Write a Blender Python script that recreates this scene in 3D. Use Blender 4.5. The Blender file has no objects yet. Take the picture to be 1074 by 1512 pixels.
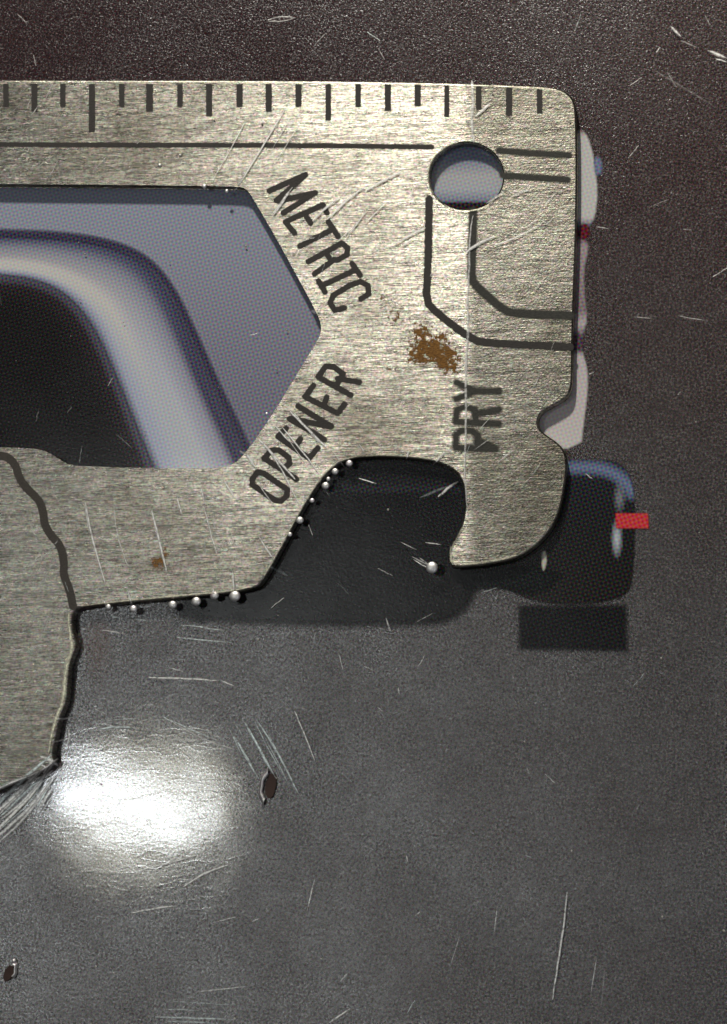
import bpy, math, random
import numpy as np
from mathutils import Vector, Matrix

# units: 1 blender unit = 1 cm (a macro photograph, about 4 x 5.5 cm of card)
scn = bpy.context.scene
scn.unit_settings.system = 'METRIC'
scn.unit_settings.scale_length = 0.01
rng = random.Random(7)
W, H = 1074.0, 1512.0
PX = 3.9 / W                      # cm per photo pixel at the card
T = 0.08                          # thickness of the steel

# ------------------------------------------------------------------ camera
CAM = Vector((2.5, -2.6, 14.0)); AIM = Vector((0, 0, T))
cd = bpy.data.cameras.new('camera'); cam = bpy.data.objects.new('camera', cd)
scn.collection.objects.link(cam); scn.camera = cam
fwd = (AIM - CAM).normalized()
up = Vector((0, 1, 0)); rt = fwd.cross(up).normalized(); up = rt.cross(fwd).normalized()
M = Matrix((rt, up, -fwd)).transposed().to_4x4(); M.translation = CAM
cam.matrix_world = M
cd.sensor_fit = 'VERTICAL'; cd.sensor_height = 24
DIST = (AIM - CAM).length
HALF = H * PX / 2
cd.lens = 12.0 / (HALF / DIST)
cd.clip_start = 0.1; cd.clip_end = 500
npF, npR, npU, npC = [np.array(v) for v in (fwd, rt, up, CAM)]
def P(x, y, z=0.0):
    """point of the plane z seen at photo pixel x, y (arrays allowed)"""
    x = np.asarray(x, float); y = np.asarray(y, float); z = np.asarray(z, float)
    a = (x - W/2) * PX / DIST; b = -(y - H/2) * PX / DIST
    d = npF + a[..., None]*npR + b[..., None]*npU
    s = (z - npC[2]) / d[..., 2]
    return npC + s[..., None]*d
def mirror_lamp(px, py, z, dist, tilt=(0, 0)):
    """where a lamp must hang to be mirrored at a pixel by a surface at height z"""
    p = Vector(P(px, py, z)); v = (CAM - p).normalized()
    n = Vector((tilt[0], tilt[1], 1)).normalized()
    r = (2*v.dot(n)*n - v).normalized()
    return p, p + r*dist

# ------------------------------------------------------------------ world and lamps
w = bpy.data.worlds.new('World'); scn.world = w; w.use_nodes = True
w.node_tree.nodes['Background'].inputs[0].default_value = (1.0, 0.96, 0.94, 1)
w.node_tree.nodes['Background'].inputs[1].default_value = 0.05
scn.view_settings.view_transform = 'Standard'; scn.view_settings.look = 'None'
scn.view_settings.exposure = 0.0; scn.view_settings.gamma = 1.0
def area(name, loc, aim, sx, sy, power, col, spin=0, shape='ELLIPSE'):
    l = bpy.data.lights.new(name, 'AREA'); l.shape = shape; l.size = sx; l.size_y = sy
    l.energy = power; l.color = col
    o = bpy.data.objects.new(name, l); scn.collection.objects.link(o)
    o.location = loc
    q = (Vector(aim) - Vector(loc)).to_track_quat('-Z', 'Y')
    o.rotation_euler = (q.to_matrix() @ Matrix.Rotation(spin, 3, 'Z')).to_euler()
    return o
# bulb whose mirror image is the white glare, and the dimmer warm shade round it
p, L = mirror_lamp(135, 1172, 0.0, 30)
area('glare_bulb', L, p, 0.34, 1.5, 120, (0.86, 0.93, 1), 0.10)
p, L = mirror_lamp(245, 1203, 0.0, 30)
area('glare_bulb', L, p, 0.40, 1.4, 95, (0.86, 0.93, 1), 0.25)
p, L = mirror_lamp(215, 1192, 0.0, 30)
area('glare_shade', L + (L-p).normalized()*0.6, p, 2.0, 2.9, 165, (1, 0.97, 0.78), 0.3)
# key light from the top: gives the shadows along the steel
area('key_light', (-4.6, 33, 28), (0, 0, 0), 1.6, 3.5, 10500, (1.0, 0.94, 0.82), 0, 'RECTANGLE')
p, L = mirror_lamp(2300, 2300, 0, 30)
area('fill_light', L, p, 14, 18, 450, (0.9, 0.93, 1.0), 0, 'RECTANGLE')  # added broad fill beyond the lower right, out of view

# ------------------------------------------------------------------ node helpers
def new_mat(name):
    m = bpy.data.materials.new(name); m.use_nodes = True
    nt = m.node_tree; nt.nodes.clear()
    out = nt.nodes.new('ShaderNodeOutputMaterial')
    return m, nt, out
class G:
    def __init__(s, nt): s.nt = nt
    def n(s, t, **kw):
        nd = s.nt.nodes.new(t)
        for k, v in kw.items():
            setattr(nd, k, v)
        return nd
    def put(s, sock, v):
        if hasattr(v, 'is_output'): s.nt.links.new(v, sock)
        else: sock.default_value = v
    def math(s, op, a, b=0.0, c=0.0, clamp=False):
        nd = s.n('ShaderNodeMath', operation=op, use_clamp=clamp)
        for i, v in enumerate((a, b, c)): s.put(nd.inputs[i], v)
        return nd.outputs[0]
    def pos(s):
        return s.n('ShaderNodeNewGeometry').outputs['Position']
    def mapv(s, vec, scale=(1, 1, 1), rot=(0, 0, 0), loc=(0, 0, 0)):
        nd = s.n('ShaderNodeMapping'); s.put(nd.inputs[0], vec)
        nd.inputs['Scale'].default_value = scale; nd.inputs['Rotation'].default_value = rot
        nd.inputs['Location'].default_value = loc
        return nd.outputs[0]
    def noise(s, vec, scale, detail=2, rough=0.5, out=0):
        nd = s.n('ShaderNodeTexNoise'); s.put(nd.inputs['Vector'], vec)
        nd.inputs['Scale'].default_value = scale; nd.inputs['Detail'].default_value = detail
        nd.inputs['Roughness'].default_value = rough
        return nd.outputs[out]
    def ramp(s, f, stops, interp='LINEAR'):
        nd = s.n('ShaderNodeValToRGB'); s.put(nd.inputs[0], f); cr = nd.color_ramp; cr.interpolation = interp
        while len(cr.elements) < len(stops): cr.elements.new(0.5)
        for e, (p_, c) in zip(cr.elements, stops):
            e.position = p_; e.color = c if len(c) == 4 else (*c, 1)
        return nd.outputs[0]
    def mapr(s, v, a, b, c, d, smooth=False):
        nd = s.n('ShaderNodeMapRange'); s.put(nd.inputs[0], v)
        if smooth: nd.interpolation_type = 'SMOOTHSTEP'
        for i, q in enumerate((a, b, c, d)): s.put(nd.inputs[i+1], q)
        return nd.outputs[0]
    def mixc(s, f, a, b, mode='MIX'):
        nd = s.n('ShaderNodeMix', data_type='RGBA', blend_type=mode)
        s.put(nd.inputs[0], f); s.put(nd.inputs[6], a); s.put(nd.inputs[7], b)
        return nd.outputs[2]
    def bump(s, h, strength, dist, normal=None):
        nd = s.n('ShaderNodeBump'); s.put(nd.inputs['Height'], h)
        nd.inputs['Strength'].default_value = strength; nd.inputs['Distance'].default_value = dist
        if normal is not None: s.put(nd.inputs['Normal'], normal)
        return nd.outputs[0]
    def mix(s, f, a, b):
        nd = s.n('ShaderNodeMixShader'); s.put(nd.inputs[0], f)
        s.nt.links.new(a, nd.inputs[1]); s.nt.links.new(b, nd.inputs[2]); return nd.outputs[0]
    def attr(s, name, out='Fac'):
        nd = s.n('ShaderNodeAttribute', attribute_name=name); return nd.outputs[out]
    def princ(s, **kw):
        nd = s.n('ShaderNodeBsdfPrincipled')
        for k, v in kw.items(): s.put(nd.inputs[k.replace('_', ' ')], v)
        return nd
def halftone(g, col, amp=1.0):
    """offset-print rosette: three dot screens turned against each other"""
    pos = g.pos()
    sep = g.n('ShaderNodeSeparateColor'); g.put(sep.inputs[0], col)
    outs = []
    for ch, ang in ((0, 15), (1, 75), (2, 45)):
        v = g.mapv(pos, rot=(0, 0, math.radians(ang)))
        sx = g.n('ShaderNodeSeparateXYZ'); g.put(sx.inputs[0], v)
        F = 2*math.pi/0.0215
        a = g.math('SINE', g.math('MULTIPLY', sx.outputs[0], F))
        b = g.math('SINE', g.math('MULTIPLY', sx.outputs[1], F))
        d = g.math('MULTIPLY', g.math('ADD', a, b), 0.5*amp)
        c = sep.outputs[ch]
        k = g.math('MULTIPLY', g.math('SQRT', c), g.math('SUBTRACT', 1.0, g.math('MULTIPLY', c, 0.6)))
        outs.append(g.math('ADD', c, g.math('MULTIPLY', k, g.math('MULTIPLY', d, 0.34)), clamp=True))
    cmb = g.n('ShaderNodeCombineColor')
    for i in range(3): g.put(cmb.inputs[i], outs[i])
    return cmb.outputs[0]
def peel(g, strength=0.5):
    """orange-peel grain of the clear film and varnish"""
    pos = g.pos()
    h = g.noise(pos, 55, 3, 0.6)
    h2 = g.noise(pos, 130, 2, 0.6)
    return g.bump(g.math('ADD', h, g.math('MULTIPLY', h2, 1.0)), strength, 0.0013)

# ------------------------------------------------------------------ materials
def mat_card():
    m, nt, out = new_mat('printed_card_stock'); g = G(nt)
    pos = g.pos()
    sx = g.n('ShaderNodeSeparateXYZ'); g.put(sx.inputs[0], pos)
    yy = g.mapr(sx.outputs[1], -1.0, 2.9, 0, 1, True)
    ink = g.ramp(yy, [(0, (0.070, 0.066, 0.068)), (0.42, (0.064, 0.053, 0.051)), (1, (0.030, 0.0050, 0.007))])  # maroon print; greying to the bottom and right paints film sheen into the ink
    side = g.mapr(sx.outputs[0], -0.6, 2.0, 0, 1, True)
    ink = g.mixc(g.math('MULTIPLY', side, yy), ink, (0.082, 0.050, 0.050, 1))
    n = g.noise(pos, 1.6, 4, 0.6)
    ink = g.mixc(g.mapr(n, 0.35, 0.7, 0, 0.22), ink, (0.06, 0.034, 0.034, 1))
    ink = g.mixc(1.0, ink, g.ramp(g.noise(pos, 84, 2, 0.75), [(0.36, (0.35, 0.35, 0.35)), (0.5, (0.7, 0.7, 0.7)), (0.66, (2.8, 2.75, 2.7))]), 'MULTIPLY')
    colr = halftone(g, ink, 0.4)
    sp = g.math('ADD', g.noise(pos, 88, 2, 0.6), g.math('MULTIPLY', g.noise(pos, 12, 2), 0.18))
    colr = g.mixc(g.mapr(sp, 0.665, 0.76, 0, 0.75), colr, (0.30, 0.285, 0.27, 1))
    nt.links.new(coated(g, colr), out.inputs[0]); return m
def coated(g, colr, s=1.0, k=3.1):
    """ink under the clinging clear film: grainy satin lobe plus a smooth film gloss"""
    d = g.n('ShaderNodeBsdfDiffuse'); g.put(d.inputs['Color'], colr)
    sat = g.n('ShaderNodeBsdfAnisotropic', distribution='BECKMANN'); sat.inputs['Roughness'].default_value = 0.27
    g.put(sat.inputs['Color'], (0.95, 0.97, 1.02, 1)); g.put(sat.inputs['Normal'], peel(g, s))
    glo = g.n('ShaderNodeBsdfAnisotropic', distribution='BECKMANN'); g.put(glo.inputs['Roughness'], g.mapr(g.noise(g.pos(), 7, 4, 0.7), 0.3, 0.7, 0.07, 0.105))
    g.put(glo.inputs['Color'], (1, 1, 1, 1)); g.put(glo.inputs['Normal'], soft_peel(g))
    fr = g.n('ShaderNodeFresnel'); fr.inputs[0].default_value = 1.5
    a = g.mix(g.math('MULTIPLY', g.math('MULTIPLY', fr.outputs[0], k), g.math('MULTIPLY', g.mapr(g.noise(g.pos(), 78, 2, 0.7), 0.36, 0.66, *((0.25, 2.1) if k > 2 else (0.85, 1.1))), g.mapr(g.noise(g.pos(), 1.3, 4, 0.6), 0.3, 0.7, 0.65, 1.35))), d.outputs[0], sat.outputs[0])
    return g.mix(g.math('MULTIPLY', fr.outputs[0], 0.8), a, glo.outputs[0])
def soft_peel(g):
    pos = g.pos()
    h = g.math('ADD', g.noise(pos, 1.6, 2, 0.4), g.math('MULTIPLY', g.noise(pos, 60, 2, 0.6), 0.05))
    # fine wrinkles and rubs in the clear film
    wr = g.math('ABSOLUTE', g.math('SUBTRACT', g.noise(g.mapv(pos, rot=(0, 0, 0.5), scale=(1.4, 4.5, 1)), 1.3, 3, 0.6), 0.5))
    h = g.math('ADD', h, g.mapr(wr, 0, 0.02, 0.016, 0))
    wr = g.math('ABSOLUTE', g.math('SUBTRACT', g.noise(g.mapv(pos, rot=(0, 0, -0.9), scale=(1.8, 6, 1)), 1.1, 3, 0.6), 0.52))
    h = g.math('ADD', h, g.mapr(wr, 0, 0.014, 0.010, 0))
    return g.bump(h, 0.09, 0.03)
def mat_print():
    m, nt, out = new_mat('offset_print_ink'); g = G(nt)
    col = g.attr('ink', 'Color'); al = g.attr('cover')
    al2 = g.mapr(g.math('ADD', al, g.math('MULTIPLY', g.math('SUBTRACT', g.noise(g.pos(), 60, 1), 0.5), 0.25)), 0.1, 0.9, 0, 1)
    bs = coated(g, halftone(g, col), 0.4, 1.1)
    tr = g.n('ShaderNodeBsdfTransparent')
    nt.links.new(g.mix(al2, tr.outputs[0], bs), out.inputs[0]); return m
def mat_steel():
    m, nt, out = new_mat('brushed_steel'); g = G(nt)
    pos = g.pos()
    warp = g.mapv(pos, scale=(5, 160, 40), rot=(0, 0, math.radians(2)))
    lines = g.noise(warp, 1.0, 4, 0.65)
    fine = g.noise(g.mapv(pos, scale=(12, 210, 60)), 1.0, 3, 0.7)
    grit = g.noise(pos, 75, 3, 0.7)
    tone = g.noise(g.mapv(pos, scale=(2.5, 48, 8)), 1.0, 3, 0.6)
    h = g.math('ADD', g.math('MULTIPLY', lines, 0.8), g.math('ADD', g.math('MULTIPLY', fine, 0.6), g.math('MULTIPLY', grit, 0.18)))
    # right of the fold the film stands off: grainy, duller, no brush lines
    sx = g.n('ShaderNodeSeparateXYZ'); g.put(sx.inputs[0], pos)
    fx = float(P(692, 400, T)[0])
    off = g.mapr(sx.outputs[0], fx-0.02, fx+0.035, 0, 0.75)
    h = g.math('ADD', g.math('MULTIPLY', h, g.mapr(off, 0, 1, 1, 0.6)), g.math('MULTIPLY', g.noise(pos, 85, 2, 0.7), g.math('MULTIPLY', off, 1.7)))
    nrm = g.bump(h, 1.0, 0.0013)
    col = g.mixc(g.mapr(tone, 0.3, 0.7, 0, 1), (0.25, 0.24, 0.214, 1), (0.485, 0.465, 0.412, 1))
    dirt_sheen = g.math('ADD', g.mapr(g.noise(pos, 9, 5, 0.7), 0.6, 0.78, 0, 0.45), g.mapr(g.noise(g.mapv(pos, loc=(4.3, 2, 0)), 1.1, 4, 0.62), 0.42, 0.70, 0, 0.8), clamp=True)  # wear spots plus broad dark patches painting an uneven lamp sheen into the colour
    col = g.mixc(dirt_sheen, col, (0.11, 0.1, 0.08, 1))
    hue = g.mixc(1.0, g.mixc(0.55, g.noise(g.mapv(pos, scale=(55, 110, 60)), 1.0, 1, 0.5, 1), (0.5, 0.5, 0.5, 1)), (2.0, 2.0, 2.0, 1), 'MULTIPLY')
    gv = g.mapr(g.math('ADD', g.math('MULTIPLY', g.noise(g.mapv(pos, scale=(18, 195, 60), loc=(3, 1, 0)), 1.0, 2, 0.6), 0.6), g.math('MULTIPLY', g.noise(pos, 95, 1), 0.4)), 0.36, 0.64, 0.45, 1.9)
    col = g.mixc(1.0, col, hue, 'MULTIPLY')
    cg = g.n('ShaderNodeCombineColor')
    for i_ in range(3): g.put(cg.inputs[i_], gv)
    col = g.mixc(1.0, col, cg.outputs[0], 'MULTIPLY')
    rough = g.mapr(g.noise(g.mapv(pos, scale=(8, 60, 8)), 1.0, 3), 0.3, 0.7, 0.24, 0.33)
    col = g.mixc(g.math('MULTIPLY', off, 0.32), col, (0.20, 0.19, 0.14, 1))
    rough = g.math('ADD', rough, g.math('MULTIPLY', off, 0.08))
    tg = g.n('ShaderNodeCombineXYZ'); tg.inputs[0].default_value = 1
    b = g.n('ShaderNodeBsdfAnisotropic', distribution='BECKMANN')
    g.put(b.inputs['Color'], col); g.put(b.inputs['Roughness'], rough); g.put(b.inputs['Anisotropy'], g.mapr(off, 0, 1, 0.66, 0.2))
    g.put(b.inputs['Tangent'], tg.outputs[0]); g.put(b.inputs['Normal'], nrm)
    # broad dull lobe of the worn, film-covered metal
    b2 = g.n('ShaderNodeBsdfAnisotropic', distribution='GGX'); b2.inputs['Roughness'].default_value = 0.62
    g.put(b2.inputs['Color'], col); g.put(b2.inputs['Normal'], nrm)
    nt.links.new(g.mix(0.12, b.outputs[0], b2.outputs[0]), out.inputs[0]); return m
def mat_mark(name, c0, c1, noisy=0.6, rough=0.5, sharp=0.35, scale=70, thr=0.5):
    """etched or stained marks: cover attribute eaten into by noise at the edge"""
    m, nt, out = new_mat(name); g = G(nt)
    pos = g.pos(); al = g.attr('cover')
    n = g.noise(pos, scale, 3, 0.65)
    v = g.math('ADD', al, g.math('MULTIPLY', g.math('SUBTRACT', n, 0.5), noisy))
    a = g.mapr(v, thr - sharp, thr + sharp, 0, 1)
    col = g.mixc(g.mapr(g.noise(g.mapv(pos, scale=(1, 3, 1)), 60, 3, 0.7), 0.35, 0.65, 0, 1), c0, c1)
    b = g.princ(Base_Color=col, Roughness=rough, Metallic=0.0)
    tr = g.n('ShaderNodeBsdfTransparent')
    nt.links.new(g.mix(a, tr.outputs[0], b.outputs[0]), out.inputs[0]); return m
def mat_film():
    m, nt, out = new_mat('clear_film'); g = G(nt)
    nrm = peel(g, 0.55)
    fr = g.n('ShaderNodeFresnel'); fr.inputs[0].default_value = 1.5
    tr = g.n('ShaderNodeBsdfTransparent')
    g1 = g.n('ShaderNodeBsdfGlossy'); g1.inputs['Roughness'].default_value = 0.10; g.put(g1.inputs['Normal'], nrm)
    g2 = g.n('ShaderNodeBsdfGlossy'); g2.inputs['Roughness'].default_value = 0.42; g.put(g2.inputs['Normal'], nrm)
    gl = g.mix(0.6, g1.outputs[0], g2.outputs[0])
    nt.links.new(g.mix(g.math('MULTIPLY', fr.outputs[0], 1.5), tr.outputs[0], gl), out.inputs[0]); return m
def mat_scratch(name, col, strength):
    m, nt, out = new_mat(name); g = G(nt)
    pos = g.pos(); al = g.attr('cover')
    n = g.noise(pos, 45, 3, 0.7)
    a = g.math('MULTIPLY', g.math('MULTIPLY', al, g.mapr(n, 0.35, 0.6, 0.25, 1)), strength, clamp=True)
    b = g.princ(Base_Color=col, Roughness=0.44, Metallic=0.9)
    tr = g.n('ShaderNodeBsdfTransparent')
    nt.links.new(g.mix(a, tr.outputs[0], b.outputs[0]), out.inputs[0]); return m
def mat_gloss(name, col, rough, metal=0.0, ior=1.5, bump=0.0):
    m, nt, out = new_mat(name); g = G(nt)
    n = g.noise(g.pos(), 30, 3, 0.6)
    c = g.mixc(g.mapr(n, 0.3, 0.7, 0, 1), (col[0]*.7, col[1]*.7, col[2]*.7, 1), (*col, 1))
    b = g.princ(Base_Color=c, Roughness=rough, Metallic=metal, IOR=ior)
    if bump: g.put(b.inputs['Normal'], g.bump(n, bump, 0.01))
    nt.links.new(b.outputs[0], out.inputs[0]); return m

MT = dict(
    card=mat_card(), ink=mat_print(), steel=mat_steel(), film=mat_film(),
    etch=mat_mark('laser_etching', (0.020, 0.017, 0.016, 1), (0.05, 0.043, 0.04, 1), 0.95, 0.55, 0.25),
    etch_soft=mat_mark('laser_etching_under_hazy_film', (0.02, 0.022, 0.019, 1), (0.06, 0.06, 0.05, 1), 0.4, 0.6, 0.42),
    groove=mat_mark('dark_wavy_groove', (0.035, 0.03, 0.027, 1), (0.075, 0.066, 0.055, 1), 0.35, 0.6, 0.2),
    rust=mat_mark('rust', (0.11, 0.042, 0.008, 1), (0.40, 0.20, 0.045, 1), 2.3, 0.85, 0.16, 42, 0.56),
    scr=mat_scratch('film_scratch', (1.3, 1.26, 1.2, 1), 1.8),
    scrb=mat_scratch('film_scratch_cool', (0.9, 1.0, 1.2, 1), 1.3),
    bead=mat_gloss('film_bead', (1.4, 1.2, 1.3), 0.45, 1.0),
    tooth=mat_gloss('blackened_tooth', (0.012, 0.012, 0.013), 0.3),
    crease=mat_gloss('crumpled_film', (1.25, 1.15, 1.15), 0.30, 0.9, 1.5, 0.3),
    glint=mat_gloss('film_glint', (1.4, 1.4, 1.4), 0.44, 1.0),
    rim=mat_scratch('steel_edge_highlight', (1.2, 1.05, 0.8, 1), 1.3),
    dust=mat_gloss('dust', (0.55, 0.52, 0.48), 0.5),
    hole=mat_gloss('puncture_inside', (0.045, 0.02, 0.015), 0.6),
)

# ------------------------------------------------------------------ object helpers
col = scn.collection
def tag(o, label=None, cat=None, group=None, kind=None):
    for k, v in (('label', label), ('category', cat), ('group', group), ('kind', kind)):
        if v: o[k] = v
    return o
def link(name, me, mat, parent=None, loc=None):
    if mat is not None and not me.materials: me.materials.append(mat)
    o = bpy.data.objects.new(name, me); col.objects.link(o)
    if parent is not None: o.parent = parent
    if loc is not None: o.location = loc
    return o
def mesh(verts, faces, smooth=False):
    me = bpy.data.meshes.new('m'); me.from_pydata([tuple(v) for v in verts], [], faces); me.update()
    if smooth: me.polygons.foreach_set('use_smooth', [True]*len(me.polygons))
    return me
def chaikin(pts, n=2, closed=True):
    p = np.array(pts, float)
    for _ in range(n):
        if closed:
            q = np.roll(p, -1, 0); p = np.stack([.75*p+.25*q, .25*p+.75*q], 1).reshape(-1, 2)
        else:
            a, b = p[:-1], p[1:]
            m_ = np.stack([.75*a+.25*b, .25*a+.75*b], 1).reshape(-1, 2)
            p = np.vstack([p[:1], m_, p[-1:]])
    return p
def seg_dist(X, Y, pts, closed=False):
    pts = np.asarray(pts, float)
    a = pts if closed else pts[:-1]; b = np.roll(pts, -1, 0) if closed else pts[1:]
    d = np.full(X.shape, 1e9)
    for (ax, ay), (bx, by) in zip(a, b):
        dx, dy = bx-ax, by-ay; L2 = dx*dx+dy*dy + 1e-12
        t = np.clip(((X-ax)*dx+(Y-ay)*dy)/L2, 0, 1)
        d = np.minimum(d, (X-ax-t*dx)**2+(Y-ay-t*dy)**2)
    return np.sqrt(d)
def inside(X, Y, poly):
    r = np.zeros(X.shape, bool)
    for (ax, ay), (bx, by) in zip(poly, np.roll(poly, -1, 0)):
        c = (ay > Y) != (by > Y)
        with np.errstate(divide='ignore', invalid='ignore'):
            r ^= c & (X < (bx-ax)*(Y-ay)/(by-ay)+ax)
    return r
def sdf(X, Y, poly):
    d = seg_dist(X, Y, poly, True); return np.where(inside(X, Y, poly), -d, d)
def smooth(e0, e1, x):
    t = np.clip((x-e0)/(e1-e0), 0, 1); return t*t*(3-2*t)
def grid_patch(name, box, res, fn, z, mat, parent, label=None):
    """flat print or stain: fn(X,Y) -> cover, rgb ; only the covered cells are built"""
    x0, y0, x1, y1 = box
    nx = int((x1-x0)/res)+2; ny = int((y1-y0)/res)+2
    X, Y = np.meshgrid(np.linspace(x0, x1, nx), np.linspace(y0, y1, ny))
    cov, rgb = fn(X, Y)
    Q = P(X, Y, z).reshape(-1, 3)
    keep = (cov > 0.003)
    cell = keep[:-1, :-1] | keep[1:, :-1] | keep[:-1, 1:] | keep[1:, 1:]
    iy, ix = np.nonzero(cell)
    a = iy*nx+ix
    F = np.stack([a, a+nx, a+nx+1, a+1], 1)
    used = np.unique(F); remap = np.zeros(nx*ny, int); remap[used] = np.arange(len(used))
    me = mesh(Q[used], remap[F].tolist())
    at = me.attributes.new('cover', 'FLOAT', 'POINT'); at.data.foreach_set('value', cov.reshape(-1)[used].astype(np.float32))
    if rgb is not None:
        c = np.ones((nx*ny, 4), np.float32); q = rgb.reshape(-1, 3)*np.where(rgb.reshape(-1, 3).mean(1, keepdims=True) > .05, 1.45, 1.0); gy = q.mean(1, keepdims=True); k_ = 0.15 if (q[:, 0] > 3*q[:, 2]).any() else 0.35
        c[:, :3] = np.clip(q*(1-k_)+gy*k_, 0, .85)
        at = me.attributes.new('ink', 'FLOAT_COLOR', 'POINT'); at.data.foreach_set('color', c[used].ravel())
    o = link(name, me, mat, parent)
    if label: o['label'] = label
    return o
def strokes_patch(name, strokes, width, z, mat, parent, res=1.6, soft=1.5, label=None):
    allp = np.vstack([np.array(s, float) for s in strokes])
    b = width/2+soft*2+2
    box = (allp[:, 0].min()-b, allp[:, 1].min()-b, allp[:, 0].max()+b, allp[:, 1].max()+b)
    def fn(X, Y):
        d = np.full(X.shape, 1e9)
        for s in strokes: d = np.minimum(d, seg_dist(X, Y, s))
        return np.clip(0.5 + (width/2-d)/(2*soft), 0, 1), None
    return grid_patch(name, box, res, fn, z, mat, parent, label)
def lin(c):
    c = np.asarray(c, float)/255.0
    return np.where(c <= 0.04045, c/12.92, ((c+0.055)/1.055)**2.4)
def ramp_np(t, stops):
    ps = [s[0] for s in stops]; cs = np.array([lin(s[1]) for s in stops])
    return np.stack([np.interp(t, ps, cs[:, i]) for i in range(3)], -1)

# ------------------------------------------------------------------ outlines (photo pixels)
OUT = [(-90,116),(0,118),(200,118),(400,118.5),(530,120),(650,122),(760,125.5),(812,128),(836,134),(849,148),(852,175),(853,250),(852,330),(849,420),(846,500),(846,560),
 (843,578),(836,588),(815,600),(800,608),(794,620),(797,634),(808,643),(822,652),(833,663),(838,680),(837,700),(831,740),(822,768),(808,790),(785,812),(760,826),
 (720,834),(690,837),(668,838),(661,828),(663,812),(672,797),(681,778),(686,755),(686,725),(680,705),(668,692),(645,682),(610,676.5),(560,674),(525,676),
 (500,684),(480,701),(462,727),(440,764),(412,818),(388,860),(376,869),(340,876),(250,884),(160,892),(122,896),(108,902),(107,925),(113,945),(114,956),(104,975),(102,1004),
 (100,1036),(90,1056),(86,1075),(82,1095),(78,1112),(82,1124),(70,1134),(50,1143),(3,1164),(-90,1200)]
WIN = [(-90,267),(0,269),(200,270.5),(345,272),(365,275),(374,287),(417,361),(468,455),(478,478),(476,496),(468,510),(407,611),(370,664),(350,687),(325,695),(230,694),(150,692.5),(104,690),(92,684),(70,670),(52,665),(0,663),(-90,661)]
OUTs = chaikin(OUT, 2); WINs = chaikin(WIN, 2)
HOLE = np.array([(688.5+54*math.cos(a), 260.5+49.5*math.sin(a)) for a in np.linspace(0, 2*math.pi, 64, endpoint=False)])
def tool_sdf(X, Y):
    return np.maximum(sdf(X, Y, OUTs), np.maximum(-sdf(X, Y, WINs), -sdf(X, Y, HOLE)))

# ------------------------------------------------------------------ backing card with its print
card_me = mesh([(-9,-9,0),(9,-9,0),(9,9,0),(-9,9,0),(-9,-9,-.04),(9,-9,-.04),(9,9,-.04),(-9,9,-.04)],
               [(0,1,2,3),(7,6,5,4),(0,4,5,1),(1,5,6,2),(2,6,7,3),(3,7,4,0)])
card = link('backing_card', card_me, MT['card'])
tag(card, 'dark maroon and grey printed cardboard lying flat under the steel tool', 'backing card')
zi = [0.0]
def nz(): zi[0] += 0.0006; return zi[0]
def flat(c): return lambda X, Y: np.broadcast_to(lin(c), X.shape+(3,)).copy()
def poly_patch(name, poly, color, soft=2.0, res=4, label=None, opacity=1.0, rnd=2):
    pl = chaikin(poly, rnd) if rnd else np.array(poly, float)
    b = soft*2+2
    box = (pl[:,0].min()-b, pl[:,1].min()-b, pl[:,0].max()+b, pl[:,1].max()+b)
    cf = color if callable(color) else flat(color)
    def fn(X, Y):
        d = sdf(X, Y, pl); return np.clip(0.5-d/(2*soft), 0, 1)*opacity, cf(X, Y)
    return grid_patch(name, box, res, fn, nz(), MT['ink'], card, label)
# lavender grey body colour seen through the window
def c_panel(X, Y):
    t = smooth(270, 700, Y); c = ramp_np(t, [(0, (142,152,180)), (0.35, (134,138,164)), (1, (112,112,140))]); return c
poly_patch('printed_grey_panel', [(-90,240),(560,240),(560,740),(-90,740)], c_panel, 3, 8, 'lavender grey halftone print inside the window', rnd=0)
# pale curved band and the black field inside it
OB = chaikin([(-90,346),(0,347),(90,351),(160,362),(210,385),(245,425),(275,485),(312,570),(352,650),(385,730)], 2, False)
IB = chaikin([(-90,402),(0,406),(55,413),(100,436),(135,478),(165,540),(205,640),(243,730)], 2, False)
band_poly = np.vstack([OB, IB[::-1]])
def c_band(X, Y):
    do = seg_dist(X, Y, OB); di = seg_dist(X, Y, IB); t = do/(do+di+1e-6)
    up_ = 1-smooth(330, 640, Y)
    a = ramp_np(t, [(0,(72,70,104)),(0.12,(66,62,98)),(0.22,(150,152,180)),(0.45,(182,190,212)),(0.7,(176,186,212)),(0.9,(158,170,204)),(1,(70,72,96))])
    b = ramp_np(t, [(0,(58,62,98)),(0.12,(88,94,130)),(0.3,(136,142,168)),(0.5,(166,166,180)),(0.68,(216,210,206)),(0.82,(196,200,214)),(0.93,(128,140,178)),(1,(60,60,76))])
    return a*(1-up_[...,None]) + b*up_[...,None]
poly_patch('printed_pale_band', band_poly, c_band, 2.5, 3, 'pale curved band in print, cream highlight', rnd=0)
EDGE = chaikin([(-90,340),(0,344),(90,347),(162,358),(214,380),(250,420),(281,482),(318,566),(358,646),(392,726)], 2, False)
def c_edge(X, Y): return np.broadcast_to(lin((62,56,92)), X.shape+(3,)).copy()
def fn_edge(X, Y): d = seg_dist(X, Y, EDGE); return np.clip(1.05-(d/9.0)**1.5, 0, 1)*0.85, c_edge(X, Y)
grid_patch('printed_violet_outline', (-90,330,400,740), 3, fn_edge, nz(), MT['ink'], card)
def c_black(X, Y):
    d = seg_dist(X, Y, IB); return ramp_np(np.clip(d/60, 0, 1), [(0,(84,84,108)),(0.25,(52,40,48)),(0.6,(30,25,26)),(1,(24,20,20))])
blk = np.vstack([IB, [(-90,730)]])
poly_patch('printed_black_field', blk, c_black, 3, 4, 'black field enclosed by the pale band', rnd=0)
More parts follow.
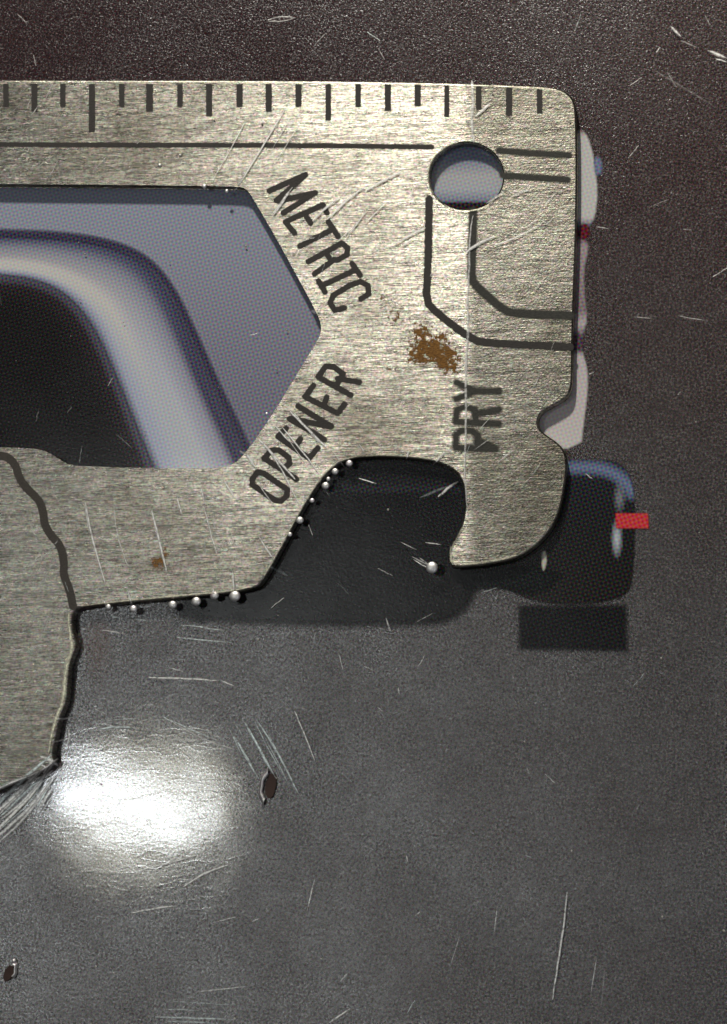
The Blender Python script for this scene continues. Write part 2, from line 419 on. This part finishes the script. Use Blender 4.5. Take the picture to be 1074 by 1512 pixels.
# print seen through the round hole
def c_hole(X, Y): return ramp_np(np.clip((Y-215)/90, 0, 1), [(0,(112,124,160)),(0.22,(122,134,168)),(0.5,(176,178,186)),(0.72,(168,176,192)),(0.9,(120,132,164)),(0.94,(60,44,56)),(1,(52,34,42))])
poly_patch('printed_blue_patch', [(610,190),(760,190),(760,330),(610,330)], c_hole, 2, 3, rnd=0)
# pale strip showing past the right edge
def c_strip(X, Y):
    return ramp_np(np.clip((Y-190)/480, 0, 1), [(0,(120,98,104)),(0.03,(222,212,212)),(0.27,(212,204,208)),(0.3,(90,92,120)),(0.325,(62,34,44)),(0.34,(128,92,110)),(0.36,(168,150,158)),(0.56,(140,122,130)),(0.6,(190,178,186)),(0.64,(92,70,88)),(0.68,(86,62,80)),(0.7,(196,186,192)),(1,(208,198,198))])
poly_patch('printed_white_strip', [(760,190),(858,190),(868,200),(878,235),(883,285),(879,320),(868,340),(864,352),(870,365),(862,400),(864,440),(868,470),(862,490),(860,520),(868,545),(868,580),(862,625),(858,662),(780,664)],
           c_strip, 1.8, 2.5, 'white printed strip showing past the right edge of the steel', rnd=1)
poly_patch('printed_blue_fleck', [(877,232),(888,232),(890,256),(879,260)], (110,124,168), 2.5, 1.5, rnd=1)
poly_patch('printed_red_fleck', [(856,332),(868,330),(872,348),(858,356)], (104,26,42), 2.5, 1.5, rnd=1)
# black printed shape inside the hook opening
def c_hook(X, Y):
    c = ramp_np(np.clip((Y-660)/260, 0, 1), [(0,(34,36,42)),(0.2,(30,31,36)),(0.24,(48,52,62)),(0.27,(22,22,26)),(0.6,(17,17,18)),(1,(24,24,25))]); return c
poly_patch('printed_black_shape', [(440,640),(700,640),(704,800),(706,860),(692,898),(668,914),(640,921),(520,923),(420,921),(330,917),(250,912),(300,860),(360,820),(400,740)], c_hook, 9, 5, 'black printed shape filling the hook opening', rnd=2)
# dark knob with blue sheen
def c_knob(X, Y):
    c = ramp_np(np.clip((Y-670)/225, 0, 1), [(0,(56,62,80)),(0.2,(40,44,54)),(0.5,(34,35,36)),(1,(40,35,31))])
    arc = seg_dist(X, Y, chaikin([(842,690),(880,690),(905,697),(925,712),(934,728)], 2, False))
    k = np.clip(1-(arc/14)**1.3, 0, 1)[..., None]; c = c*(1-k)+lin((98,120,168))*k
    k = np.clip(1-np.hypot((X-911)/9, (Y-795)/32), 0, 1)[..., None]; c = c*(1-k)+lin((190,205,225))*k*1.0
    k = np.clip(1-np.hypot((X-915)/10, (Y-735)/26), 0, 1)[..., None]*0.5; c = c*(1-k)+lin((170,180,200))*k
    return c
poly_patch('printed_dark_knob', [(700,678),(880,678),(915,682),(934,705),(938,760),(936,830),(932,868),(915,884),(860,892),(800,890),(770,880),(745,866),(700,866),(690,840)], c_knob, 2.5, 3, 'dark rounded knob printed with a blue highlight', rnd=2)
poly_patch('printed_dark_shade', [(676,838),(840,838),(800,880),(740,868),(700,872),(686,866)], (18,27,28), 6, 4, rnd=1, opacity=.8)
poly_patch('printed_cream_fleck', [(800,815),(807,813),(807,835),(801,845)], (196,194,176), 2, 1.5, rnd=1)
poly_patch('printed_red_mark', [(909,758),(957,758),(958,780),(910,780)], (224,34,44), 1.5, 1.6, 'small bright red printed rectangle', rnd=0)
poly_patch('printed_dark_rectangle', [(766,894),(925,893),(926,961),(766,958)], (27,28,31), 5, 4, 'near black printed rectangle under the knob', opacity=.85, rnd=0)
def c_or(X, Y): return ramp_np(np.clip((Y-890)/180, 0, 1), [(0,(88,46,22)),(0.3,(116,70,34)),(1,(60,46,36))])
def fn_or(X, Y): return np.clip(1-np.hypot((X-145)/30, (Y-960)/100)**2, 0, 1)*0.25, c_or(X, Y)
grid_patch('printed_orange_dots', (105,850,185,1070), 4, fn_or, nz(), MT['ink'], card)

# ------------------------------------------------------------------ the steel tool
def extrude_outline(name, loops, z0, z1, bev, mat, parent):
    cu = bpy.data.curves.new('c', 'CURVE'); cu.dimensions = '2D'; cu.fill_mode = 'BOTH'
    cu.extrude = (z1-z0)/2-bev; cu.bevel_depth = bev; cu.bevel_resolution = 2; cu.offset = -bev
    for lp in loops:
        Q = P(np.array(lp)[:, 0], np.array(lp)[:, 1], z1)
        sp = cu.splines.new('POLY'); sp.points.add(len(Q)-1)
        for i, q in enumerate(Q): sp.points[i].co = (q[0], q[1], 0, 1)
        sp.use_cyclic_u = True
    tmp = bpy.data.objects.new('t', cu); col.objects.link(tmp)
    me = bpy.data.meshes.new_from_object(tmp.evaluated_get(bpy.context.evaluated_depsgraph_get()))
    bpy.data.objects.remove(tmp)
    me.transform(Matrix.Translation((0, 0, (z0+z1)/2)))
    me.materials.clear()
    return link(name, me, mat, parent)
tool = bpy.data.objects.new('pocket_multitool', None); col.objects.link(tool); tool.location = (0, 0, 0)
tag(tool, 'flat brushed steel pocket multitool with window, round hole and hooked opener', 'multitool')
Z0 = 0.012
bpy.context.view_layer.update()
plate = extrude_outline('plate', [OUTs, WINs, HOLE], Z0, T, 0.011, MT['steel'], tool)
ZM = T + 0.0012
ticks = [(10,124,158,8),(52,124,165,9),(94,124,158,8),(137,124,195,9),(181,124,158,8),(222,124,165,10),(267,124,158,8),(310,124,172,9),(355,124,158,9),(398,124,165,9),
 (442,124,158,9),(486,124,178,8),(530,124,158,8),(574,124,164,9),(618,124,157,9),(661,126,173,7),(708,127,162,8),(753,129,171,9),(798,132,167,8)]
for (x, a, b, wd) in ticks:
    def fn_tick(X, Y, x=x, a=a, b=b, wd=wd):
        d = np.maximum(abs(X-x+1)-wd/2, abs(Y-(a+b)/2)-(b-a)/2); return np.clip(0.5-d/2.6, 0, 1), None
    grid_patch('ruler_mark', (x-wd-3, a-4, x+wd+2, b+4), 1.4, fn_tick, ZM, MT['etch'], tool)
strokes_patch('etched_line', [chaikin([(-40,213.5),(200,214),(450,214.5),(638,217)], 1, False)], 7, ZM, MT['etch'], tool, 2, 1.3)
strokes_patch('etched_line', [[(737,222),(780,226),(840,229)]], 9, ZM, MT['etch_soft'], tool, 2, 2)
strokes_patch('etched_line', [[(742,259),(790,262),(838,265)]], 9, ZM, MT['etch_soft'], tool, 2, 2)
strokes_patch('etched_line', [chaikin([(634,294),(632,400),(629,444),(645,462),(698,502),(725,507),(842,512)], 1, False)], 11, ZM, MT['etch'], tool, 2, 1.6)
strokes_patch('etched_line', [chaikin([(699,312),(697,380),(696,412),(706,425),(745,459),(765,463),(842,466)], 1, False)], 12, ZM, MT['etch_soft'], tool, 2, 2)
strokes_patch('wavy_groove', [chaikin([(-40,668),(0,672),(14,676),(24,688),(28,705),(40,722),(58,738),(64,755),(66,775),(75,790),(90,806),(95,830),(94,850),(103,870),(108,895)], 2, False)], 12, ZM, MT['groove'], tool, 2, 1.4)
def letters(word, glyphs, s, ox, oy, wd, mat, soft):
    for ch, st in zip(word, glyphs):
        st = [[(ox+x/s, oy+y/s) for x, y in k] for k in st]
        strokes_patch('letter', st, wd, ZM, mat, tool, 1.3, soft, 'etched letter %s of the word %s' % (ch, word))
letters('METRIC', [
 [[(235,300),(495,185)],[(480,200),(285,370)],[(300,375),(560,315)],[(565,315),(335,460)]],
 [[(350,525),(620,402)],[(620,402),(650,460)],[(490,465),(530,535)],[(350,525),(415,605)]],
 [[(455,700),(695,575)],[(660,525),(730,630)]],
 [[(515,812),(755,678),(798,712),(792,762),(725,800),(675,795),(640,745)],[(690,805),(560,900)]],
 [[(830,825),(888,908)],[(860,868),(612,985)],[(588,950),(635,1030)]],
 [[(895,1080),(950,1045),(945,985),(890,955),(810,985),(695,1055),(672,1110),(705,1160),(775,1145)]]], 4.882, 350, 220, 8.2, MT['etch'], 1.0)
letters('OPENER', [
 [[(160,915),(200,862),(245,875),(412,990),(408,1035),(365,1075),(320,1065),(160,955),(160,915)]],
 [[(480,915),(245,765),(300,705),(350,705),(425,760),(428,805),(385,835),(350,830)]],
 [[(405,548),(345,608),(570,765),(632,690)],[(465,688),(507,625)]],
 [[(680,630),(430,480)],[(440,478),(725,538)],[(730,535),(490,388)]],
 [[(600,240),(540,322),(775,440),(825,375)],[(672,385),(697,325)]],
 [[(870,310),(635,178),(690,100),(745,105),(815,155),(775,225),(740,235)],[(775,190),(930,215)]]], 4.882, 340, 520, 8.4, MT['etch'], 1.0)
letters('PRY', [
 [[(290,388),(105,383),(105,325),(130,302),(180,302),(208,328),(205,385)],[(205,350),(290,388)]],
 [[(305,270),(105,262),(110,205),(150,190),(192,205),(200,262)],[(195,225),(305,205)]],
 [[(305,118),(195,118),(108,78)],[(195,118),(108,155)]]], 3.159, 640, 540, 9.4, MT['etch_soft'], 2.8)
def fn_rust(blobs):
    def fn(X, Y):
        v = np.zeros(X.shape)
        for (x, y, rx, ry, k) in blobs: v = np.maximum(v, k*np.clip(1.25-np.hypot((X-x)/rx, (Y-y)/ry), 0, 1))
        return v, None
    return fn
grid_patch('rust_stain', (540,425,690,570), 1.5, fn_rust([(640,516,40,26,.95),(618,522,26,22,.8),(660,530,24,28,.9),(622,492,22,22,.62),(655,497,18,14,.6),(585,465,22,16,.42),(565,442,14,10,.4),(570,525,24,24,.3)]), ZM+.0006, MT['rust'], tool, 'brown rust stain beside the hole grooves')
grid_patch('rust_stain', (215,800,255,850), 1.2, fn_rust([(234,833,14,12,.75),(243,816,9,12,.62)]), ZM+.0006, MT['rust'], tool, 'tiny brown rust speck in the lower arm')

# ------------------------------------------------------------------ clear film over everything
OUTfull = OUTs
def film_z(X, Y):
    d = sdf(X, Y, OUTfull)
    f = 1-smooth(-4, 75, d)
    f = 1-smooth(-2, 14, tool_sdf(X, Y)); return 0.014 + (T-0.010)*f
film = bpy.data.objects.new('clear_plastic_film', None); col.objects.link(film)
tag(film, 'scratched and creased clear plastic film clinging over the steel tool and card', 'plastic film')
SCR = [
 ([(422,160),(385,222),(345,285)],2.2,1),([(436,160),(400,225)],1.5,0.6),([(362,180),(338,225),(314,266)],1.6,.8),([(450,170),(397,256)],1.6,.6),([(432,276),(402,321)],3.6,1),([(428,285),(400,318)],2,.8),
 ([(538,276),(510,298),(483,324)],2.4,1),([(503,291),(480,308),(462,326)],3,1),([(545,307),(508,356)],2,.9),([(530,326),(500,356)],1.6,.7),([(592,253),(565,268),(540,281)],3,1),([(570,299),(555,314),(540,329)],1.8,.8),([(629,336),(605,348),(582,361)],2.6,1),
 ([(612,352),(592,364)],2,.9),([(726,152),(702,172)],3.4,1),([(781,279),(754,291)],4,.5),([(744,284),(718,300)],2.6,1),([(731,349),(704,361),(688,373)],3.6,1),([(794,334),(764,351),(729,363)],2.2,.8),([(800,320),(770,340)],1.5,.4),
 ([(126,741),(133,782),(145,825),(156,862)],2.4,1),([(124,736),(132,790)],1.4,.7),([(168,746),(173,792),(189,837)],2,.6),([(224,752),(236,800),(246,842)],2.8,1),([(261,731),(269,762)],2.2,.9),([(297,719),(302,741)],2.2,.9),([(302,751),(312,790),(322,822)],1.8,.8),
 ([(329,706),(349,739)],2.6,.9),([(344,842),(346,872)],2.4,1),([(354,666),(366,672),(377,690)],3,1),([(427,606),(455,634),(483,661)],2.8,1),([(431,606),(470,652)],1.6,.8),([(417,631),(445,664),(473,701)],2,.9),([(405,627),(430,655)],1.8,.8),([(382,792),(405,827)],2.4,.9),([(387,651),(415,690),(442,746)],2,.9),
 ([(382,648),(408,676),(436,708)],3,.9),([(490,664),(512,694)],1.4,.6),([(153,885),(161,902)],2.6,1),([(189,872),(197,902)],2,1),([(222,886),(228,905)],2,.9),([(250,890),(254,902)],1.6,.7),([(314,868),(318,884)],2.6,.9),([(240,815),(247,850)],2,.7),
 ([(380,712),(412,756)],1.6,.6),([(340,780),(352,826)],1.2,.5),([(205,790),(222,770)],1.5,.3),([(605,664),(600,678)],2.4,.9),([(657,667),(640,686)],2.2,1),([(677,711),(662,720),(647,734)],3,.9),([(530,706),(556,714)],1.6,.9),([(610,826),(638,842)],1.6,.7),([(592,800),(615,812)],1.4,.4),
 ([(538,668),(530,655)],1.6,.7),([(563,670),(562,655)],1.4,.5),([(700,665),(735,640)],1.5,.3),([(459,459),(472,462)],4.5,1),([(420,640),(462,700)],1.3,.6),([(465,700),(488,735)],1.2,.3),
 ([(990,38),(1006,54)],3,.9),([(1045,74),(1074,86)],4,.8),([(1055,86),(1074,92)],2,.7),([(1005,60),(1030,70)],2,.3),([(1040,20),(1050,40)],1.5,.3),([(395,30),(415,24),(436,26)],2,.35),([(396,31),(420,32),(436,26)],1.6,.3),([(25,20),(40,35)],1.5,.25),
 ([(1000,466),(1045,474)],1.5,.35),([(935,468),(965,470)],1.4,.3),([(880,335),(900,338)],1.5,.4),([(960,100),(1060,160)],2.5,.12),([(985,105),(1000,130)],2,.2),
 ([(219,1000),(270,1002),(322,1005)],2,.9),([(327,1005),(347,1013)],1.6,.7),([(570,912),(577,932)],2,.7),([(588,1015),(590,1026)],1.6,.6),
 ([(435,1049),(450,1085),(465,1124)],1.8,.8),([(838,1316),(833,1366),(825,1416),(816,1476)],2.2,1),([(735,1336),(730,1378)],1.4,.5),([(680,1377),(665,1428)],1.2,.4),([(882,1410),(872,1473)],1.4,.5),([(894,1420),(888,1490)],1.2,.3),
 ([(228,1280),(258,1272),(290,1263)],2,.7),([(270,1310),(300,1290),(337,1277)],2.4,.9),([(194,1348),(225,1342),(256,1338)],2.2,.9),([(465,1298),(453,1346)],1.8,.7),([(292,1464),(362,1457)],1.4,.7),([(320,1361),(352,1353)],1.4,.6),
 ([(483,1512),(518,1489)],2.4,.8),([(502,1450),(514,1436)],2,.6),([(370,1362),(385,1355)],1.4,.5),([(600,1262),(603,1274)],2,.5),([(82,1062),(108,1060)],2.4,.8),([(78,1096),(104,1090)],2,.8),([(98,1070),(104,1085),(98,1102)],1.8,.6),
 ([(150,930),(185,936)],1.4,.5),([(250,1064),(300,1092),(345,1106)],1.4,.5),([(612,920),(640,905)],1.2,.3),([(240,1145),(320,1160)],1.6,.4),([(260,1100),(310,1140)],1.4,.35),
]
SCRB = [([(261,941),(342,949)],1.8,.9),([(267,923),(308,926)],1.4,.7),([(287,925),(332,931)],1.6,.7),([(146,1077),(170,1073),(194,1074)],2.6,1),([(241,1059),(280,1076),(322,1094)],1.6,.8),([(163,910),(175,912)],1.8,.8),([(198,914),(220,917)],1.8,.6),
 ([(345,1085),(382,1150)],3.4,.9),([(352,1100),(374,1132)],2.4,.8),([(362,1066),(396,1128)],2.4,.9),([(392,1075),(424,1140)],2.2,.8),([(340,1078),(356,1112)],2,.7),([(358,1060),(402,1142)],2.6,.8),([(365,1072),(408,1150)],3.4,.8),([(380,1064),(410,1110),(441,1172)],2.6,.8),([(372,1058),(420,1150)],1.8,.6),([(388,1082),(430,1165)],1.8,.5),([(347,1068),(360,1090)],1.6,.5),
 ([(246,1478),(347,1484)],1.4,.6),([(241,1490),(292,1492)],1.8,.6),([(221,1501),(352,1506)],2.6,.8),([(240,1508),(320,1511)],2.2,.7),([(420,1020),(440,1050)],1.2,.3),([(150,1065),(210,1060)],1.2,.5),([(620,735),(662,718)],3.5,.25),([(395,835),(425,850)],4,.25),([(400,790),(430,800)],5,.2),([(560,1040),(600,1052)],2,.12)]
def ribbon(name, pts, wd, k, mat, parent, lift=0.003):
    p = chaikin(pts, 2, False) if len(pts) > 2 else np.array([np.array(pts[0])*(1-t)+np.array(pts[1])*t for t in (0, .25, .5, .75, 1)], float)
    p = p + np.array([[rng.uniform(-.4, .4), rng.uniform(-.4, .4)] for _ in p])
    tg = np.gradient(p, axis=0); tg /= np.linalg.norm(tg, axis=1)[:, None]+1e-9
    nrm = np.stack([-tg[:, 1], tg[:, 0]], 1)
    n = len(p); t = np.linspace(0, 1, n)
    hw = wd*0.80*np.sin(np.pi*(t*0.92+0.04))**0.6
    Q = np.stack([p-nrm*hw[:, None], p, p+nrm*hw[:, None]], 1).reshape(-1, 2)
    zz = film_z(Q[:, 0], Q[:, 1]) + lift + np.tile([0, 0.0005, 0], n)
    V = P(Q[:, 0], Q[:, 1], zz); C = np.tile([0, k, 0], n)*np.repeat(np.where((t == 0) | (t == 1), .4, 1), 3)
    F = []
    for i in range(n-1):
        for s in (0, 1):
            a = 3*i+s; F.append((a, a+1, a+4, a+3))
    me = mesh(V, F)
    at = me.attributes.new('cover', 'FLOAT', 'POINT'); at.data.foreach_set('value', C)
    return link(name, me, mat, parent)
for (pts, wd, k) in SCR: ribbon('scratch', pts, wd, k, MT['scr'], film, 0.004+rng.random()*0.001)
for (pts, wd, k) in SCRB: ribbon('scratch', pts, wd, k, MT['scrb'], film, 0.004+rng.random()*0.001)
# fold line where the film starts to stand off the steel
fl = [(697,118),(699,150),(696,180),(700,212)]; fl2 = [(699,318),(694,345),(693,400),(690,440),(692,480),(689,520),(688,560),(688,640),(686,700),(690,750)]
ribbon('fold_line', fl, 4, .8, MT['scr'], film, .003); ribbon('fold_line', fl2, 3.2, .6, MT['scr'], film, .003)

def dome(name, x, y, rx, ry, hgt, mat, parent, z=None, rot=0.0, seg=14, rings=6):
    if z is None: z = float(film_z(np.array([float(x)]), np.array([float(y)]))[0])
    c = P(x, y, z); V = []; F = []
    for r in range(rings):
        a = (math.pi/2)*r/rings
        for s in range(seg):
            b = 2*math.pi*s/seg
            u = math.cos(a)*math.cos(b)*rx*PX; v = math.cos(a)*math.sin(b)*ry*PX
            V.append((u*math.cos(rot)-v*math.sin(rot), u*math.sin(rot)+v*math.cos(rot), math.sin(a)*hgt))
    V.append((0, 0, hgt)); top = len(V)-1
    for r in range(rings-1):
        for s in range(seg):
            F.append((r*seg+s, r*seg+(s+1)%seg, (r+1)*seg+(s+1)%seg, (r+1)*seg+s))
    for s in range(seg): F.append(((rings-1)*seg+s, (rings-1)*seg+(s+1)%seg, top))
    return link(name, mesh(V, F, True), mat, parent, tuple(c))
for (x, y, r) in [(160,896,3.5),(197,899,4.5),(255,893,5),(290,888,5.5),(317,879,5),(347,880,6.5),(516,684,4),(495,696,4),(481,717,4.5),(461,739,3),(443,768,4.5),(485,707,2.5),(428,789,3)]:
    dome('film_bead', x, y, r*1.35, r*1.25, r*PX*.55, MT['bead'], film, T-.004)
for (x, y, r) in [(303,276,3.6),(336,283,3.2),(237,245,3),(267,230,2),(395,612,2.5)]:
    dome('film_glint', x-1, y-1, r, r, r*PX*0.55, MT['glint'], film, T+0.004)
dome('film_glint', 638, 838, 9, 9, 0.012, MT['glint'], film, T+.015)
for k, (dx, dy) in enumerate([(-40,-22),(-26,-20)]):
    ribbon('scratch', [(638+dx*.1, 838+dy*.1), (638+dx*.75, 838+dy*.75)], 2.2, .35, MT['scr'], film, T)  # two rays of the bright glint, drawn as pale strokes

# slit puncture and small pit pressed into the film, each a torn rim round a dark floor
def rim(name, x, y, rx, ry, rot, w0, hgt, mat, parent, z=0.014, a0=0, a1=2*math.pi, n=26):
    c = P(x, y, z); V = []; F = []
    for i in range(n+1):
        a = a0+(a1-a0)*i/n; wob = 1+0.03*math.sin(3*a+x)+0.06*math.sin(7*a+1)
        for k, (s_, h) in enumerate(((0.80, 0), (0.98, 1.0), (1.0+w0, 0.55), (1.0+2*w0, 0))):
            s2 = s_*wob; u = math.cos(a)*rx*s2*PX; v = math.sin(a)*ry*s2*PX
            V.append((u*math.cos(rot)-v*math.sin(rot), u*math.sin(rot)+v*math.cos(rot), h*hgt))
    for i in range(n):
        for k in range(3): b = i*4+k; F.append((b, b+4, b+5, b+1))
    return link(name, mesh(V, F, True), mat, parent, tuple(c))
def floor_disc(name, x, y, rx, ry, rot, mat, parent, z=0.012, n=24):
    c = P(x, y, z); V = [(0, 0, -0.001)]
    for i in range(n):
        a = 2*math.pi*i/n; wob = 1+0.04*math.sin(3*a+x)+0.03*math.sin(7*a)
        u = math.cos(a)*rx*wob*PX; v = math.sin(a)*ry*wob*PX
        V.append((u*math.cos(rot)-v*math.sin(rot), u*math.sin(rot)+v*math.cos(rot), 0))
    return link(name, mesh(V, [(0, i+1, (i+1) % n+1) for i in range(n)]), mat, parent, tuple(c))
floor_disc('puncture', 400, 1160, 8, 19, math.radians(-10), MT['hole'], film)
rim('puncture_rim', 397, 1161, 10, 20, math.radians(-10), .22, .022, MT['bead'], film, .013, math.pi*0.62, math.pi*1.45)
floor_disc('pit', 13, 1437, 7, 12, math.radians(-25), MT['hole'], film)
rim('pit_rim', 14, 1435, 8, 13, math.radians(-25), .2, .018, MT['bead'], film, .013, -0.3, 1.5)
dome('film_bead', 21, 1419, 3.5, 3.5, .012, MT['bead'], film, .02)

SD = tool_sdf(*np.meshgrid(np.arange(2, 1078, 4.0), np.arange(2, 1514, 4.0)))
# crumpled crease of the film running off the lower-left arm of the steel
def crease(path, wd, hgt, seed):
    r = random.Random(seed); p = chaikin(path, 3, False); n = len(p)
    tg = np.gradient(p, axis=0); tg /= np.linalg.norm(tg, axis=1)[:, None]; nr = np.stack([-tg[:, 1], tg[:, 0]], 1)
    m_ = 9; V = []; F = []
    for i in range(n):
        tt = i/(n-1); ww = wd*(0.45+0.55*math.sin(math.pi*min(1, tt*0.85+0.12)))
        for j in range(m_):
            u = j/(m_-1)*2-1
            q = p[i]+nr[i]*u*ww/2+np.array([r.uniform(-.9, .9), r.uniform(-.9, .9)])
            base = 0.014 + (T-0.010)*(1-smooth(-2, 14, SD[int(min(max(q[1], 0), 1511)//4), int(min(max(q[0], 0), 1073)//4)]))
            z = base+0.004+hgt*(1-u*u)*(0.6+0.4*math.sin(j*1.9+1.3*math.sin(i*0.21+seed)+seed))+r.uniform(0, hgt*.06)
            V.append(P(q[0], q[1], z))
    for i in range(n-1):
        for j in range(m_-1): a = i*m_+j; F.append((a, a+1, a+m_+1, a+m_))
    return link('film_crease', mesh(V, F, True), MT['crease'], film)
for i in range(11):
    o_ = (i-5)*3.6
    p0 = [(84+o_*.3,1126+o_*.5),(66+o_*.6,1150+o_*.8),(40+o_*.8,1182+o_),(8+o_,1214+o_),(-40,1262+o_)]
    a_ = rng.randint(0, 1); b_ = rng.randint(3, 5)
    ribbon('film_crease', [(x+rng.uniform(-3, 3), y+rng.uniform(-3, 3)) for x, y in p0[a_:b_]], rng.uniform(1.5, 5), rng.uniform(.35, 1), MT['scr' if i % 3 else 'scrb'], film, .006+i*.0004)
for pts, wd in [([(86,1120),(62,1139),(30,1151),(0,1164),(-30,1176)], 4), ([(60,1117),(74,1121),(86,1131)], 4), ([(78,1138),(62,1150),(40,1149)], 3), ([(58,1128),(70,1134),(64,1142)], 3)]:
    ribbon('film_crease', pts, wd, 1, MT['scr'], film, .005)
# hair-fine random wear: short scuffs on the film over steel and card
for i in range(150):
    on_steel = i < 90
    for _ in range(60):
        x, y = (rng.uniform(0, 850), rng.uniform(130, 880)) if on_steel else (rng.uniform(0, 1074), rng.uniform(10, 1500))
        dd = float(SD[int(min(max(y, 0), 1511)//4), int(min(max(x, 0), 1073)//4)])
        if (dd < -8) == on_steel and (on_steel or dd > 12): break
    a = rng.gauss(-0.95 if on_steel else -0.6, 0.35 if on_steel else 1.0); l = rng.uniform(6, 30)
    if on_steel and x < 420 and y > 680: a = rng.gauss(1.25, .2)
    ribbon('scratch', [(x, y), (x+l*.5*math.cos(a)+rng.uniform(-1, 1), y+l*.5*math.sin(a)), (x+l*math.cos(a), y+l*math.sin(a))], rng.uniform(.9, 1.6), rng.uniform(.15, .6), MT['scr' if i % 3 else 'scrb'], film, .004)
# dust specks
for i in range(60):
    x, y = rng.uniform(5, 1070), rng.uniform(5, 1505); r_ = rng.uniform(.8, 1.7)
    z = 0.014 + (T-0.010)*(SD[int(y//4), int(x//4)] < 4)
    dome('dust_speck', x, y, r_, r_*rng.uniform(.6, 1.4), r_*PX*.6, MT['dust'], film, z+.002, rng.uniform(0, 3), 7, 3)


# polished steel edge, its bright catch of light painted on as ribbons
def rimline(pts, wd, k): ribbon('edge_highlight', pts, wd, k, MT['rim'], tool, .004)
def shift(pts, dx, dy): return [(x+dx, y+dy) for x, y in pts]
rimline(shift([(107,905),(107,930),(112,950),(111,962),(104,978),(101,1004),(98,1036),(88,1060),(81,1085),(77,1112)], -5, 0), 5, .9)
rimline([(118,895),(160,890),(250,881),(340,873),(374,866)], 2.2, .8)
rimline([(388,855),(410,816),(438,763),(460,726),(478,700),(498,683)], 2, .7)
rimline([(498,682),(525,674),(560,672),(612,674),(647,680)], 2, .5)
rimline([(665,806),(666,827),(672,833),(700,832),(740,826),(762,820)], 3.5, .6)
rimline([(665,812),(675,794),(684,777)], 2.2, .6)
rimline([(0,121),(200,121),(400,121.5),(530,123),(650,125),(760,128.5),(810,131),(833,137),(845,150)], 2, .45)
rimline([(420,358),(445,405),(471,452)], 1.6, .4)
for cx in ((2.4, 4.5),): rimline([(688.5+56*math.cos(a), 260.5+51.5*math.sin(a)) for a in np.linspace(*cx, 12)], 2, .7)
rimline([(688.5+56*math.cos(a), 260.5+51.5*math.sin(a)) for a in np.linspace(0.5, 2.2, 12)], 2, .6)
# swirling rubs on the lower-left arm and denser scuffs round the lettering
for i in range(34):
    x, y = rng.uniform(-5, 62), rng.uniform(760, 1090); l = rng.uniform(20, 60); a = rng.uniform(-1.5, -.5)
    if x+l*math.cos(a) > 92: continue
    ribbon('scratch', [(x, y), (x+l*.5*math.cos(a+.25), y+l*.5*math.sin(a+.25)), (x+l*math.cos(a), y+l*math.sin(a))], rng.uniform(1, 2.2), rng.uniform(.2, .55), MT['scr'], film, .004)
